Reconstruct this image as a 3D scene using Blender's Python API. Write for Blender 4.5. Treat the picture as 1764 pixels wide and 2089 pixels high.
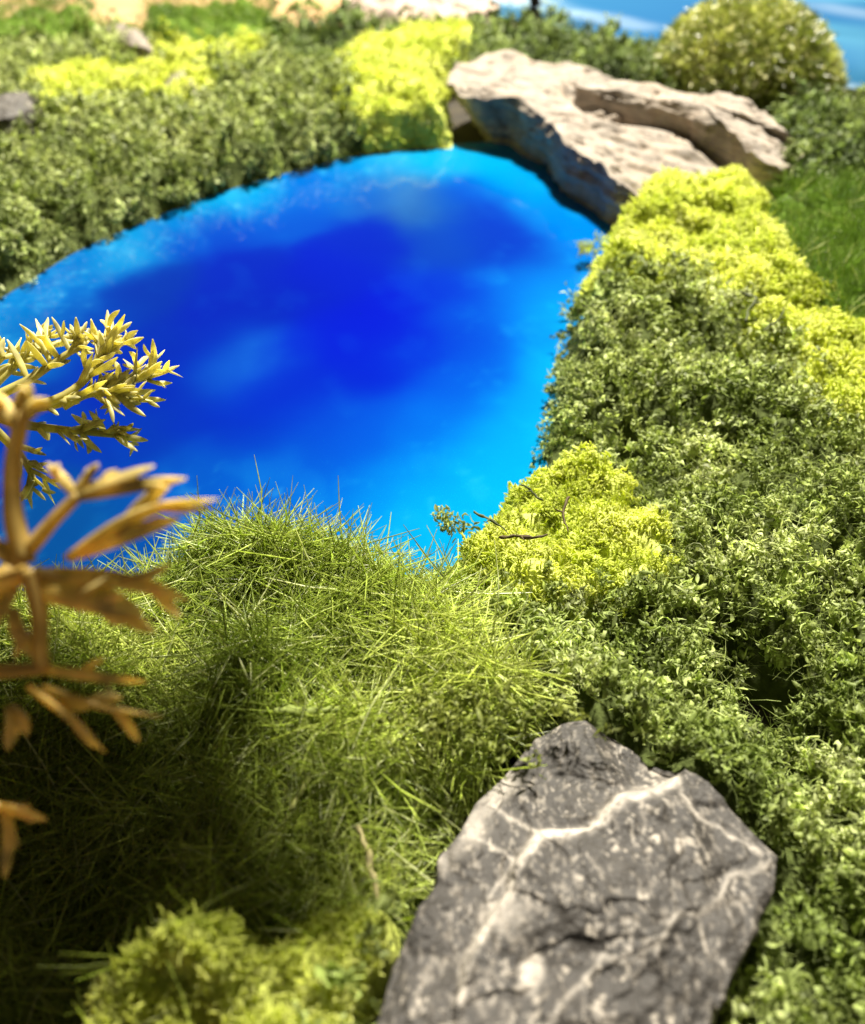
import bpy, math
import numpy as np

# ------------------------------------------------------------------ set-up
for o in list(bpy.data.objects):
    bpy.data.objects.remove(o, do_unlink=True)
scn = bpy.context.scene
COL = scn.collection
S = 0.01                      # everything below is written in centimetres
rng = np.random.default_rng(7)

# ------------------------------------------------------------------ camera
CAM_H, PITCH = 12.0, math.radians(42.0)
W0, H0, FPX = 1764.0, 2089.0, 1769.0       # photo measuring frame, focal length in its pixels
cam = bpy.data.cameras.new('camera')
cam.sensor_fit = 'HORIZONTAL'; cam.sensor_width = 36.0; cam.lens = 36.0 * FPX / W0
cam.clip_start = 0.002; cam.clip_end = 20.0
cam.dof.use_dof = True
cam.dof.focus_distance = 0.148
cam.dof.aperture_fstop = cam.lens / 1.8     # 1.8 mm pupil, as in a phone
camo = bpy.data.objects.new('camera', cam); COL.objects.link(camo)
camo.location = (0, 0, CAM_H * S)
camo.rotation_euler = (math.pi / 2 - PITCH, 0, 0)
scn.camera = camo

# ------------------------------------------------------------------ light
world = bpy.data.worlds.new('World'); scn.world = world; world.use_nodes = True
bg = world.node_tree.nodes['Background']
bg.inputs[0].default_value = (1.0, 0.93, 0.80, 1); bg.inputs[1].default_value = 0.085
lamp = bpy.data.lights.new('desk_lamp', 'AREA'); lamp.shape = 'DISK'
lamp.size = 0.11; lamp.energy = 58.0; lamp.color = (1.0, 0.93, 0.80)
lampo = bpy.data.objects.new('desk_lamp', lamp); COL.objects.link(lampo)
lx, ly, lz = 14.0, 82.0, 90.0
lampo.location = (lx * S, ly * S, lz * S)
from mathutils import Vector
lampo.rotation_euler = (Vector((0, 18 * S, 0)) - lampo.location).to_track_quat('-Z', 'Y').to_euler()
scn.view_settings.view_transform = 'Standard'
scn.view_settings.look = 'None'
scn.view_settings.exposure = 0.0
scn.view_settings.gamma = 1.0
scn.view_settings.use_curve_mapping = False
scn.cycles.max_bounces = 8
scn.cycles.diffuse_bounces = 4
scn.cycles.transmission_bounces = 6
scn.cycles.use_denoising = True

# ------------------------------------------------------------------ measuring helpers
cp, sp = math.cos(PITCH), math.sin(PITCH)
FWD = np.array([0, cp, -sp]); UP = np.array([0, sp, cp]); RT = np.array([1.0, 0, 0]); CAM = np.array([0, 0, CAM_H])

def ray(px, py):
    return FWD + RT * ((px - W0 / 2) / FPX) + UP * ((H0 / 2 - py) / FPX)
def P(px, py, z=0.0):                       # where the sight line through a photo point meets height z
    d = ray(px, py); return CAM + d * ((z - CAM_H) / d[2])
def PD(px, py, depth):                      # point at a given distance along the view axis
    return CAM + ray(px, py) * depth
def proj(V):
    r = V - CAM
    f = r @ FWD
    return np.stack([W0 / 2 + FPX * (r @ RT) / f, H0 / 2 - FPX * (r @ UP) / f], -1)

def _hash(ix, iy, iz, seed):
    h = (ix * 374761393 + iy * 668265263 + iz * 2147483647 + seed * 974634539).astype(np.int64) & 0xFFFFFFFF
    h = ((h ^ (h >> 13)) * 1274126177) & 0xFFFFFFFF
    h = ((h ^ (h >> 16)) * 2246822519) & 0xFFFFFFFF
    h = h ^ (h >> 15)
    return (h & 0xFFFFFF) / float(0xFFFFFF)
def vnoise(p, seed=0):                      # value noise, p (n,3), result 0..1
    p = np.asarray(p, float)
    i = np.floor(p).astype(np.int64); f = p - i; u = f * f * (3 - 2 * f)
    r = 0
    for dx in (0, 1):
        for dy in (0, 1):
            for dz in (0, 1):
                w = (u[:, 0] if dx else 1 - u[:, 0]) * (u[:, 1] if dy else 1 - u[:, 1]) * (u[:, 2] if dz else 1 - u[:, 2])
                r = r + w * _hash(i[:, 0] + dx, i[:, 1] + dy, i[:, 2] + dz, seed)
    return r
def fbm(p, oct=4, seed=0):
    r = 0; a = 0.5; t = 0; p = np.asarray(p, float)
    for k in range(oct):
        r = r + a * vnoise(p * 2 ** k + 17.3 * k, seed + k); t += a; a *= 0.5
    return r / t
def in_poly(x, y, poly):
    c = np.zeros(x.shape, bool); n = len(poly)
    for a in range(n):
        x1, y1 = poly[a][:2]; x2, y2 = poly[(a + 1) % n][:2]
        if y1 == y2: continue
        k = ((y1 > y) != (y2 > y)) & (x < (x2 - x1) * (y - y1) / (y2 - y1) + x1)
        c ^= k
    return c
def seg_dist(x, y, pts, closed=False):      # distance to a polyline, plus side (cross product sign)
    d = np.full(x.shape, 1e9); side = np.zeros(x.shape)
    n = len(pts)
    for a in range(n if closed else n - 1):
        x1, y1 = pts[a][:2]; x2, y2 = pts[(a + 1) % n][:2]
        ex, ey = x2 - x1, y2 - y1; l2 = ex * ex + ey * ey + 1e-12
        t = np.clip(((x - x1) * ex + (y - y1) * ey) / l2, 0, 1)
        dd = np.hypot(x - x1 - t * ex, y - y1 - t * ey)
        m = dd < d
        d = np.where(m, dd, d); side = np.where(m, np.sign(ex * (y - y1) - ey * (x - x1)), side)
    return d, side
def sstep(a, b, x):
    t = np.clip((x - a) / (b - a), 0, 1); return t * t * (3 - 2 * t)

# ------------------------------------------------------------------ scene-graph helpers
def mesh_of(name, V, F, col=None, smooth=True):
    V = np.asarray(V, float); F = np.asarray(F, np.int32)
    me = bpy.data.meshes.new(name)
    k = F.shape[1]
    me.vertices.add(len(V)); me.vertices.foreach_set('co', (V * S).astype(np.float32).ravel())
    me.loops.add(F.size); me.loops.foreach_set('vertex_index', F.ravel())
    me.polygons.add(len(F)); me.polygons.foreach_set('loop_start', np.arange(0, F.size, k, dtype=np.int32))
    me.polygons.foreach_set('loop_total', np.full(len(F), k, np.int32))
    me.polygons.foreach_set('use_smooth', np.full(len(F), smooth, bool))
    me.update(calc_edges=True)
    if col is not None:
        ca = me.color_attributes.new('col', 'FLOAT_COLOR', 'POINT')
        c = np.ones((len(V), 4), np.float32); c[:, :3] = col
        ca.data.foreach_set('color', c.ravel())
    return me
def obj(name, me, mat, parent=None, loc=None):
    o = bpy.data.objects.new(name, me); COL.objects.link(o)
    if me is not None and mat is not None and not me.materials: me.materials.append(mat)
    if parent is not None: o.parent = parent
    if loc is not None: o.location = [c * S for c in loc]
    return o
def tag(o, label=None, cat=None, group=None, kind=None):
    if label: o['label'] = label
    if cat: o['category'] = cat
    if group: o['group'] = group
    if kind: o['kind'] = kind
    return o
def empty(name, loc=(0, 0, 0)):
    o = bpy.data.objects.new(name, None); COL.objects.link(o)
    o.empty_display_size = 0.01; o.location = [c * S for c in loc]
    return o
def rel(V, loc): return np.asarray(V) - np.asarray(loc)

# ------------------------------------------------------------------ materials
def new_mat(name):
    m = bpy.data.materials.new(name); m.use_nodes = True
    nt = m.node_tree; b = nt.nodes['Principled BSDF']; out = nt.nodes['Material Output']
    return m, nt, b, out
def N(nt, t, **kw):
    n = nt.nodes.new(t)
    for k, v in kw.items(): setattr(n, k, v)
    return n
def leaf_mat(name, rough=0.45, spec=0.5, trans=0.3, tboost=(1.1, 1.1, 0.7), sheen=0.0, nscale=900, namt=0.35):
    m, nt, b, out = new_mat(name); L = nt.links.new
    a = N(nt, 'ShaderNodeAttribute', attribute_name='col')
    tc = N(nt, 'ShaderNodeTexCoord'); nz = N(nt, 'ShaderNodeTexNoise'); nz.inputs['Scale'].default_value = nscale; nz.inputs['Detail'].default_value = 3
    L(tc.outputs['Object'], nz.inputs['Vector'])
    mr = N(nt, 'ShaderNodeMapRange'); mr.inputs[1].default_value = 0.25; mr.inputs[2].default_value = 0.75
    mr.inputs[3].default_value = 1 - namt; mr.inputs[4].default_value = 1 + namt; L(nz.outputs['Fac'], mr.inputs[0])
    mx = N(nt, 'ShaderNodeVectorMath', operation='SCALE'); L(a.outputs['Color'], mx.inputs[0]); L(mr.outputs[0], mx.inputs['Scale'])
    L(mx.outputs[0], b.inputs['Base Color'])
    b.inputs['Roughness'].default_value = rough; b.inputs['Specular IOR Level'].default_value = spec
    if trans > 0:
        t = N(nt, 'ShaderNodeBsdfTranslucent'); tm = N(nt, 'ShaderNodeVectorMath', operation='MULTIPLY')
        tm.inputs[1].default_value = tboost; L(mx.outputs[0], tm.inputs[0]); L(tm.outputs[0], t.inputs['Color'])
        ms = N(nt, 'ShaderNodeMixShader'); ms.inputs[0].default_value = trans
        L(b.outputs[0], ms.inputs[1]); L(t.outputs[0], ms.inputs[2]); L(ms.outputs[0], out.inputs['Surface'])
    return m
M = {}
M['dark_moss'] = leaf_mat('dark_moss_leaf', 0.55, 0.35, 0.38, (1.1, 1.1, .8))
M['lime_moss'] = leaf_mat('lime_lichen', 0.7, 0.2, 0.55, (1.05, 1.05, 0.7), nscale=700, namt=0.2)
M['grass'] = leaf_mat('grass_fibre', 0.35, 0.6, 0.42, (1.15, 1.15, .7))
M['bush'] = leaf_mat('gold_bush_leaf', 0.3, 0.7, 0.3)
M['plant'] = leaf_mat('yellow_plastic_leaf', 0.38, 0.5, 0.48, nscale=350, namt=0.25)
M['twig'] = leaf_mat('twig_bark', 0.7, 0.3, 0.0)

def bed_mat(name):
    m, nt, b, out = new_mat(name); L = nt.links.new
    a = N(nt, 'ShaderNodeAttribute', attribute_name='col'); tc = N(nt, 'ShaderNodeTexCoord')
    nz = N(nt, 'ShaderNodeTexNoise'); nz.inputs['Scale'].default_value = 600; nz.inputs['Detail'].default_value = 6
    L(tc.outputs['Object'], nz.inputs['Vector'])
    mr = N(nt, 'ShaderNodeMapRange'); mr.inputs[3].default_value = 0.4; mr.inputs[4].default_value = 1.5; L(nz.outputs['Fac'], mr.inputs[0])
    mx = N(nt, 'ShaderNodeVectorMath', operation='SCALE'); L(a.outputs['Color'], mx.inputs[0]); L(mr.outputs[0], mx.inputs['Scale'])
    L(mx.outputs[0], b.inputs['Base Color']); b.inputs['Roughness'].default_value = 0.9; b.inputs['Specular IOR Level'].default_value = 0.1
    bp = N(nt, 'ShaderNodeBump'); bp.inputs['Strength'].default_value = 0.9; bp.inputs['Distance'].default_value = 0.001
    L(nz.outputs['Fac'], bp.inputs['Height']); L(bp.outputs[0], b.inputs['Normal'])
    return m
M['bed'] = bed_mat('moss_bed')

def rock_mat(name, scale, bump, rough=0.8, spots=None):
    m, nt, b, out = new_mat(name); L = nt.links.new
    a = N(nt, 'ShaderNodeAttribute', attribute_name='col'); tc = N(nt, 'ShaderNodeTexCoord')
    nz = N(nt, 'ShaderNodeTexNoise'); nz.inputs['Scale'].default_value = scale; nz.inputs['Detail'].default_value = 9; nz.inputs['Roughness'].default_value = 0.68
    L(tc.outputs['Object'], nz.inputs['Vector'])
    mr = N(nt, 'ShaderNodeMapRange'); mr.inputs[1].default_value = 0.28; mr.inputs[2].default_value = 0.72; mr.inputs[3].default_value = 0.62; mr.inputs[4].default_value = 1.3; L(nz.outputs['Fac'], mr.inputs[0])
    mx = N(nt, 'ShaderNodeVectorMath', operation='SCALE'); L(a.outputs['Color'], mx.inputs[0]); L(mr.outputs[0], mx.inputs['Scale'])
    L(mx.outputs[0], b.inputs['Base Color']); b.inputs['Roughness'].default_value = rough; b.inputs['Specular IOR Level'].default_value = 0.3
    if spots:
        mp = N(nt, 'ShaderNodeMapping'); mp.inputs['Scale'].default_value = (1.0, .6, .8); L(tc.outputs['Object'], mp.inputs[0])
        ns = N(nt, 'ShaderNodeTexNoise'); ns.inputs['Scale'].default_value = 1500; ns.inputs['Detail'].default_value = 2; L(mp.outputs[0], ns.inputs['Vector'])
        nl = N(nt, 'ShaderNodeTexNoise'); nl.inputs['Scale'].default_value = 150; nl.inputs['Detail'].default_value = 3; L(tc.outputs['Object'], nl.inputs['Vector'])
        ad = N(nt, 'ShaderNodeMath', operation='MULTIPLY_ADD'); L(nl.outputs['Fac'], ad.inputs[0]); ad.inputs[1].default_value = .8; L(ns.outputs['Fac'], ad.inputs[2])
        ms = N(nt, 'ShaderNodeMapRange'); ms.inputs[1].default_value = 1.03; ms.inputs[2].default_value = 1.2; L(ad.outputs[0], ms.inputs[0])
        mc = N(nt, 'ShaderNodeMix', data_type='RGBA'); L(ms.outputs[0], mc.inputs[0]); L(mx.outputs[0], mc.inputs[6]); mc.inputs[7].default_value = (*spots, 1)
        L(mc.outputs[2], b.inputs['Base Color'])
    nz2 = N(nt, 'ShaderNodeTexNoise'); nz2.inputs['Scale'].default_value = scale * 3; nz2.inputs['Detail'].default_value = 6
    L(tc.outputs['Object'], nz2.inputs['Vector'])
    bp = N(nt, 'ShaderNodeBump'); bp.inputs['Strength'].default_value = bump; bp.inputs['Distance'].default_value = 0.0006
    L(nz2.outputs['Fac'], bp.inputs['Height']); L(bp.outputs[0], b.inputs['Normal'])
    return m
M['beige_rock'] = rock_mat('beige_stone', 120, 0.8)
M['grey_rock'] = rock_mat('grey_slate', 260, 0.9, 0.62, (.26, .235, .2))

def resin_mat():
    m, nt, b, out = new_mat('blue_resin'); L = nt.links.new
    a = N(nt, 'ShaderNodeAttribute', attribute_name='col'); L(a.outputs['Color'], b.inputs['Base Color'])
    b.inputs['Roughness'].default_value = 0.6; b.inputs['Specular IOR Level'].default_value = 0.0
    b.inputs['Coat Weight'].default_value = 0.7; b.inputs['Coat Roughness'].default_value = 0.02; b.inputs['Coat IOR'].default_value = 1.4
    tc = N(nt, 'ShaderNodeTexCoord'); nz = N(nt, 'ShaderNodeTexNoise'); nz.inputs['Scale'].default_value = 25
    L(tc.outputs['Object'], nz.inputs['Vector'])
    bp = N(nt, 'ShaderNodeBump'); bp.inputs['Strength'].default_value = 0.015; bp.inputs['Distance'].default_value = 0.002
    L(nz.outputs['Fac'], bp.inputs['Height']); L(bp.outputs[0], b.inputs['Coat Normal'])
    return m
M['resin'] = resin_mat()
def flat_mat(name, c1, c2, scale, rough, stretch=(1, 1, 1), detail=5, spec=0.4):
    m, nt, b, out = new_mat(name); L = nt.links.new
    tc = N(nt, 'ShaderNodeTexCoord'); mp = N(nt, 'ShaderNodeMapping'); mp.inputs['Scale'].default_value = stretch
    nz = N(nt, 'ShaderNodeTexNoise'); nz.inputs['Scale'].default_value = scale; nz.inputs['Detail'].default_value = detail
    L(tc.outputs['Object'], mp.inputs[0]); L(mp.outputs[0], nz.inputs['Vector'])
    cr = N(nt, 'ShaderNodeValToRGB'); cr.color_ramp.elements[0].position = 0.35; cr.color_ramp.elements[1].position = 0.68
    cr.color_ramp.elements[0].color = (*c1, 1); cr.color_ramp.elements[1].color = (*c2, 1)
    L(nz.outputs['Fac'], cr.inputs[0]); L(cr.outputs[0], b.inputs['Base Color'])
    b.inputs['Roughness'].default_value = rough; b.inputs['Specular IOR Level'].default_value = spec
    return m
M['table'] = flat_mat('pale_wood', (0.42, 0.25, 0.12), (0.50, 0.32, 0.16), 14, 0.5, (1, 6, 1))
M['soil'] = flat_mat('dark_board', (0.018, 0.014, 0.008), (0.04, 0.03, 0.015), 90, 0.9)
M['white_edge'] = flat_mat('white_board_edge', (0.75, 0.74, 0.7), (0.85, 0.84, 0.8), 60, 0.6)
M['panel_side'] = flat_mat('brown_board_side', (0.05, 0.03, 0.015), (0.09, 0.05, 0.025), 60, 0.7)

# ------------------------------------------------------------------ pond outline (photo point, height it was measured at)
pond_px = [(-150, 720, 0), (-60, 650, 0), (0, 606, 0), (60, 572, 0), (150, 512, 0), (250, 470, 0), (330, 436, 0), (420, 400, 0), (520, 370, 0), (620, 343, 0),
           (700, 322, 0), (780, 308, 0), (860, 302, 0), (950, 303, 0), (1040, 294, 0), (1130, 306, 0), (1215, 346, 0), (1292, 425, 0),
           (1235, 505, .1), (1212, 560, .2), (1172, 620, .3), (1158, 690, .3), (1150, 760, .3), (1135, 850, .3), (1115, 905, .3), (1070, 965, .6),
           (995, 1015, .9), (930, 1075, 1.2), (880, 1130, 1.5), (800, 1098, 1.6), (680, 1060, 1.6), (560, 1044, 1.6), (470, 1025, 1.5), (400, 1035, 1.3),
           (330, 1105, 1.4), (200, 1155, 1.4), (60, 1180, 1.3), (-120, 1170, 1.0), (-260, 960, 0), (-230, 820, 0)]
pond_w = np.array([P(*q)[:2] for q in pond_px])
def smooth_closed(p, it=2):
    for _ in range(it):
        q = np.roll(p, -1, 0)
        p = np.stack([p * .75 + q * .25, p * .25 + q * .75], 1).reshape(-1, p.shape[1])
    return p
pond_s = smooth_closed(pond_w, 2)

# ------------------------------------------------------------------ patches (photo outline, height, kind)
def zc(pts, x0, y0, k): return [(x0 + x * k, y0 + y * k) for x, y in pts]
grey_rock_px = zc([(905,118),(990,150),(1060,190),(1110,240),(1200,265),(1260,300),(1330,370),(1400,440),(1495,525),(1480,640),(1405,790),(1340,930),(1290,1030),(1250,1130),
                   (800,1180),(250,1130),(280,1029),(330,850),(400,690),(460,600),(470,520),(520,470),(580,370),(640,300),(700,230),(760,170),(830,135)], 583, 1400, 0.669)
PATCH = [  # name, label, outline, z, kind, bed height
 ('moss_mat', 'broad olive moss mat on the far left bank of the blue pond', [(-700,140),(60,205),(150,240),(260,220),(400,205),(440,150),(540,100),(640,110),(720,150),(760,310),(660,350),(420,410),(150,520),(0,610),(-300,800),(-900,900)], .8, 'dark', 1.05),
 ('moss_mat', 'dim olive moss mat behind the lime clump in the upper left corner', [(-700,60),(0,75),(120,72),(210,60),(300,100),(400,150),(260,165),(210,138),(130,160),(60,205),(-700,160)], .8, 'dark', 1.1),
 ('moss_mat', 'dark green moss strip along the back between pale stone and blue panel', [(540,55),(620,50),(720,52),(800,70),(1000,62),(1150,78),(1250,95),(1350,120),(1420,240),(1000,150),(830,120),(740,130),(690,170),(600,150),(540,105)], .8, 'deep', 1.15),
 ('moss_mat', 'shaded dark moss below the gold bush at the right edge', [(1560,260),(1660,225),(1800,240),(2100,290),(2100,400),(1600,400),(1500,330)], .8, 'deep', 1.0),
 ('moss_mat', 'large curly olive moss mat filling the right foreground beside the grey stone', [(1150,640),(1230,570),(1380,590),(1480,640),(1560,700),(1640,800),(1764,920),(2300,1100),(2300,2300),(700,2400),(700,2000),(890,1750),(960,1580),(1060,1450),(1050,1290),(960,1150),(1080,1180),(1290,1200),(1390,1110),(1330,1040),(1260,930),(1110,920),(1130,800)], .8, 'dark', 1.0),
 ('lichen_clump', 'low lime lichen clump behind the dark stone at upper left', [(70,190),(130,160),(210,138),(260,165),(330,160),(390,180),(390,205),(260,220),(150,240),(80,240)], .9, 'lime', 1.3),
 ('lichen_clump', 'lime lichen clump beside the round grey pebble, in front of bright grass', [(310,95),(400,85),(520,70),(550,90),(515,135),(440,150),(425,205),(390,190),(370,150),(300,115)], .9, 'lime', 1.3),
 ('lichen_clump', 'tall lime lichen clump at the left end of the long beige rock', [(685,150),(740,110),(830,92),(940,82),(960,100),(905,150),(890,200),(930,270),(935,306),(860,300),(755,300),(725,255),(700,200)], .7, 'lime', 1.5),
 ('lichen_clump', 'long lime lichen drift below the beige rock running to the right edge', [(1230,470),(1290,425),(1350,400),(1420,385),(1530,400),(1580,500),(1640,580),(1700,640),(1800,690),(2100,800),(2100,1000),(1764,920),(1700,860),(1620,800),(1560,700),(1480,640),(1380,600),(1280,585),(1200,570),(1195,510)], .7, 'lime', 1.3),
 ('lichen_clump', 'lime lichen clump with dark twigs at the near tip of the pond', [(850,1112),(920,1064),(980,1000),(1070,955),(1120,925),(1200,905),(1260,935),(1290,1000),(1340,1040),(1390,1110),(1330,1150),(1260,1200),(1180,1205),(1060,1180),(960,1150)], 1.2, 'lime', 1.15),
 ('lichen_clump', 'blurred lime lichen clump at the bottom edge left of the grey stone', [(200,2300),(230,2060),(320,1930),(380,1870),(450,1890),(510,1960),(600,1965),(690,1890),(770,1890),(800,1960),(780,2300)], 1.6, 'lime', 2.4),
 ('grass_mat', 'mound of fine tangled green grass fibres at the near edge of the pond', [(-500,1230),(60,1200),(200,1130),(330,1060),(400,1015),(470,1000),(540,1030),(640,1045),(760,1062),(850,1095),(920,1150),(970,1210),(1005,1290),(1025,1400),(995,1480),(940,1570),(890,1680),(880,1830),(760,1890),(600,1960),(510,1950),(450,1880),(380,1860),(310,1930),(180,2300),(-600,2300)], 1.3, 'grass', 1.05),
 ('grass_mat', 'patch of bright green fine grass at the right edge beside the lime drift', [(1580,420),(1680,385),(1900,390),(2200,450),(2200,800),(1800,690),(1700,640),(1640,580),(1590,500)], .9, 'fgrass', 1.2),
 ('grass_mat', 'block of bright green turf in the top left corner', [(-500,40),(0,48),(100,40),(190,44),(205,75),(120,95),(0,100),(-500,95)], 1.0, 'fgrass', 2.1),
 ('grass_mat', 'block of bright green turf behind the lime lichen at the back', [(298,52),(340,42),(440,46),(540,50),(560,85),(500,105),(400,104),(300,98)], 1.0, 'fgrass', 2.1),
]
# ------------------------------------------------------------------ height field
GX0, GX1, GY0, GY1, GS = -34.0, 36.0, -3.0, 60.0, 0.15
gx = np.arange(GX0, GX1 + GS, GS); gy = np.arange(GY0, GY1 + GS, GS)
XX, YY = np.meshgrid(gx, gy); SH = XX.shape
fx, fy = XX.ravel(), YY.ravel()
dp, _ = seg_dist(fx, fy, pond_s, True)
dp = np.where(in_poly(fx, fy, pond_s), -dp, dp)
PID = np.full(fx.shape, -1)
ww = np.stack([fx, fy, fx * 0], 1)
wobx = fx + (fbm(ww * 0.9, 4, 31) - .5) * 2.2; woby = fy + (fbm(ww * 0.9, 4, 41) - .5) * 2.2
for k, pt in enumerate(PATCH):
    poly = [P(x, y, pt[3])[:2] for x, y in pt[2]]
    PID[in_poly(wobx, woby, poly)] = k
HB = np.full(fx.shape, 0.25)
for k, pt in enumerate(PATCH): HB[PID == k] = pt[5]
lump_l = (.45 - np.abs(fbm(ww * .9, 3, 5) - .5) * 4.5) * .55 + (fbm(ww * .5, 2, 6) - .5) * .8
lump_d = (fbm(ww * 0.75, 4, 9) - .5) * 3.6
lime = np.isin(PID, [k for k, p in enumerate(PATCH) if p[4] == 'lime'])
HB = HB + np.where(lime, lump_l, lump_d * .55)
HH = HB.reshape(SH)
for _ in range(3):
    A = np.pad(HH, 1, mode='edge'); HH = (A[1:-1, 1:-1] * 4 + A[:-2, 1:-1] + A[2:, 1:-1] + A[1:-1, :-2] + A[1:-1, 2:]) / 8
HH = HH.ravel()
HH = np.where(PID >= 0, np.maximum(HH, .25), np.minimum(HH, .1))
def bump_at(px, py, z, r, h):
    global HH
    c = P(px, py, z); HH = HH + h * np.exp(-((fx - c[0]) ** 2 + (fy - c[1]) ** 2) / (r * r))
bump_at(700, 1300, 1.2, 2.4, 0.35)
bump_at(1560, 1400, .8, 0.8, -1.4)
bump_at(400, 1890, 1.8, 0.7, 0.9)
bump_at(120, 1800, .8, 2.6, -0.7)
bump_at(1700, 300, .8, 2.5, 0.6)
edge = sstep(-0.15, 0.75, dp)
HH = HH * edge - 0.35 * (1 - sstep(-.4, 0.0, dp))
HGRID = HH.reshape(SH); PGRID = PID.reshape(SH); DGRID = dp.reshape(SH)
def sample(grid, x, y):
    u = np.clip((x - GX0) / GS, 0, SH[1] - 1.001); v = np.clip((y - GY0) / GS, 0, SH[0] - 1.001)
    i = u.astype(int); j = v.astype(int); a = u - i; b = v - j
    return grid[j, i] * (1 - a) * (1 - b) + grid[j, i + 1] * a * (1 - b) + grid[j + 1, i] * (1 - a) * b + grid[j + 1, i + 1] * a * b
def near(grid, x, y):
    i = np.clip(np.round((x - GX0) / GS).astype(int), 0, SH[1] - 1); j = np.clip(np.round((y - GY0) / GS).astype(int), 0, SH[0] - 1)
    return grid[j, i]
gyy, gxx = np.gradient(HGRID, GS)

# ------------------------------------------------------------------ setting: table, base board, pond, painted panel
def sheet(name, x0, x1, y0, y1, z, mat):
    V = [(x0, y0, z), (x1, y0, z), (x1, y1, z), (x0, y1, z)]
    return obj(name, mesh_of(name, V, [(0, 1, 2, 3)]), mat)
tag(sheet('table_top', -250, 250, -120, 320, -1.6, M['table']), kind='structure')
def box_mesh(name, poly, z0, z1):
    n = len(poly); V = [(x, y, z0) for x, y in poly] + [(x, y, z1) for x, y in poly]
    me = bpy.data.meshes.new(name)
    F = [tuple(range(n, 2 * n)), tuple(range(n - 1, -1, -1))] + [(i, (i + 1) % n, n + (i + 1) % n, n + i) for i in range(n)]
    me.from_pydata([tuple(c * S for c in v) for v in V], [], F); me.update(); return me
tl = P(-300, 20, 0); 
tag(obj('base_board', box_mesh('base_board', [(-33.5, -2.5), (35, -2.5), (35, 41), (16, 52), (6, 56), (-6, 54.5), (-33.5, 54)], -1.55, -0.42), M['soil']), kind='structure')

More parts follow.
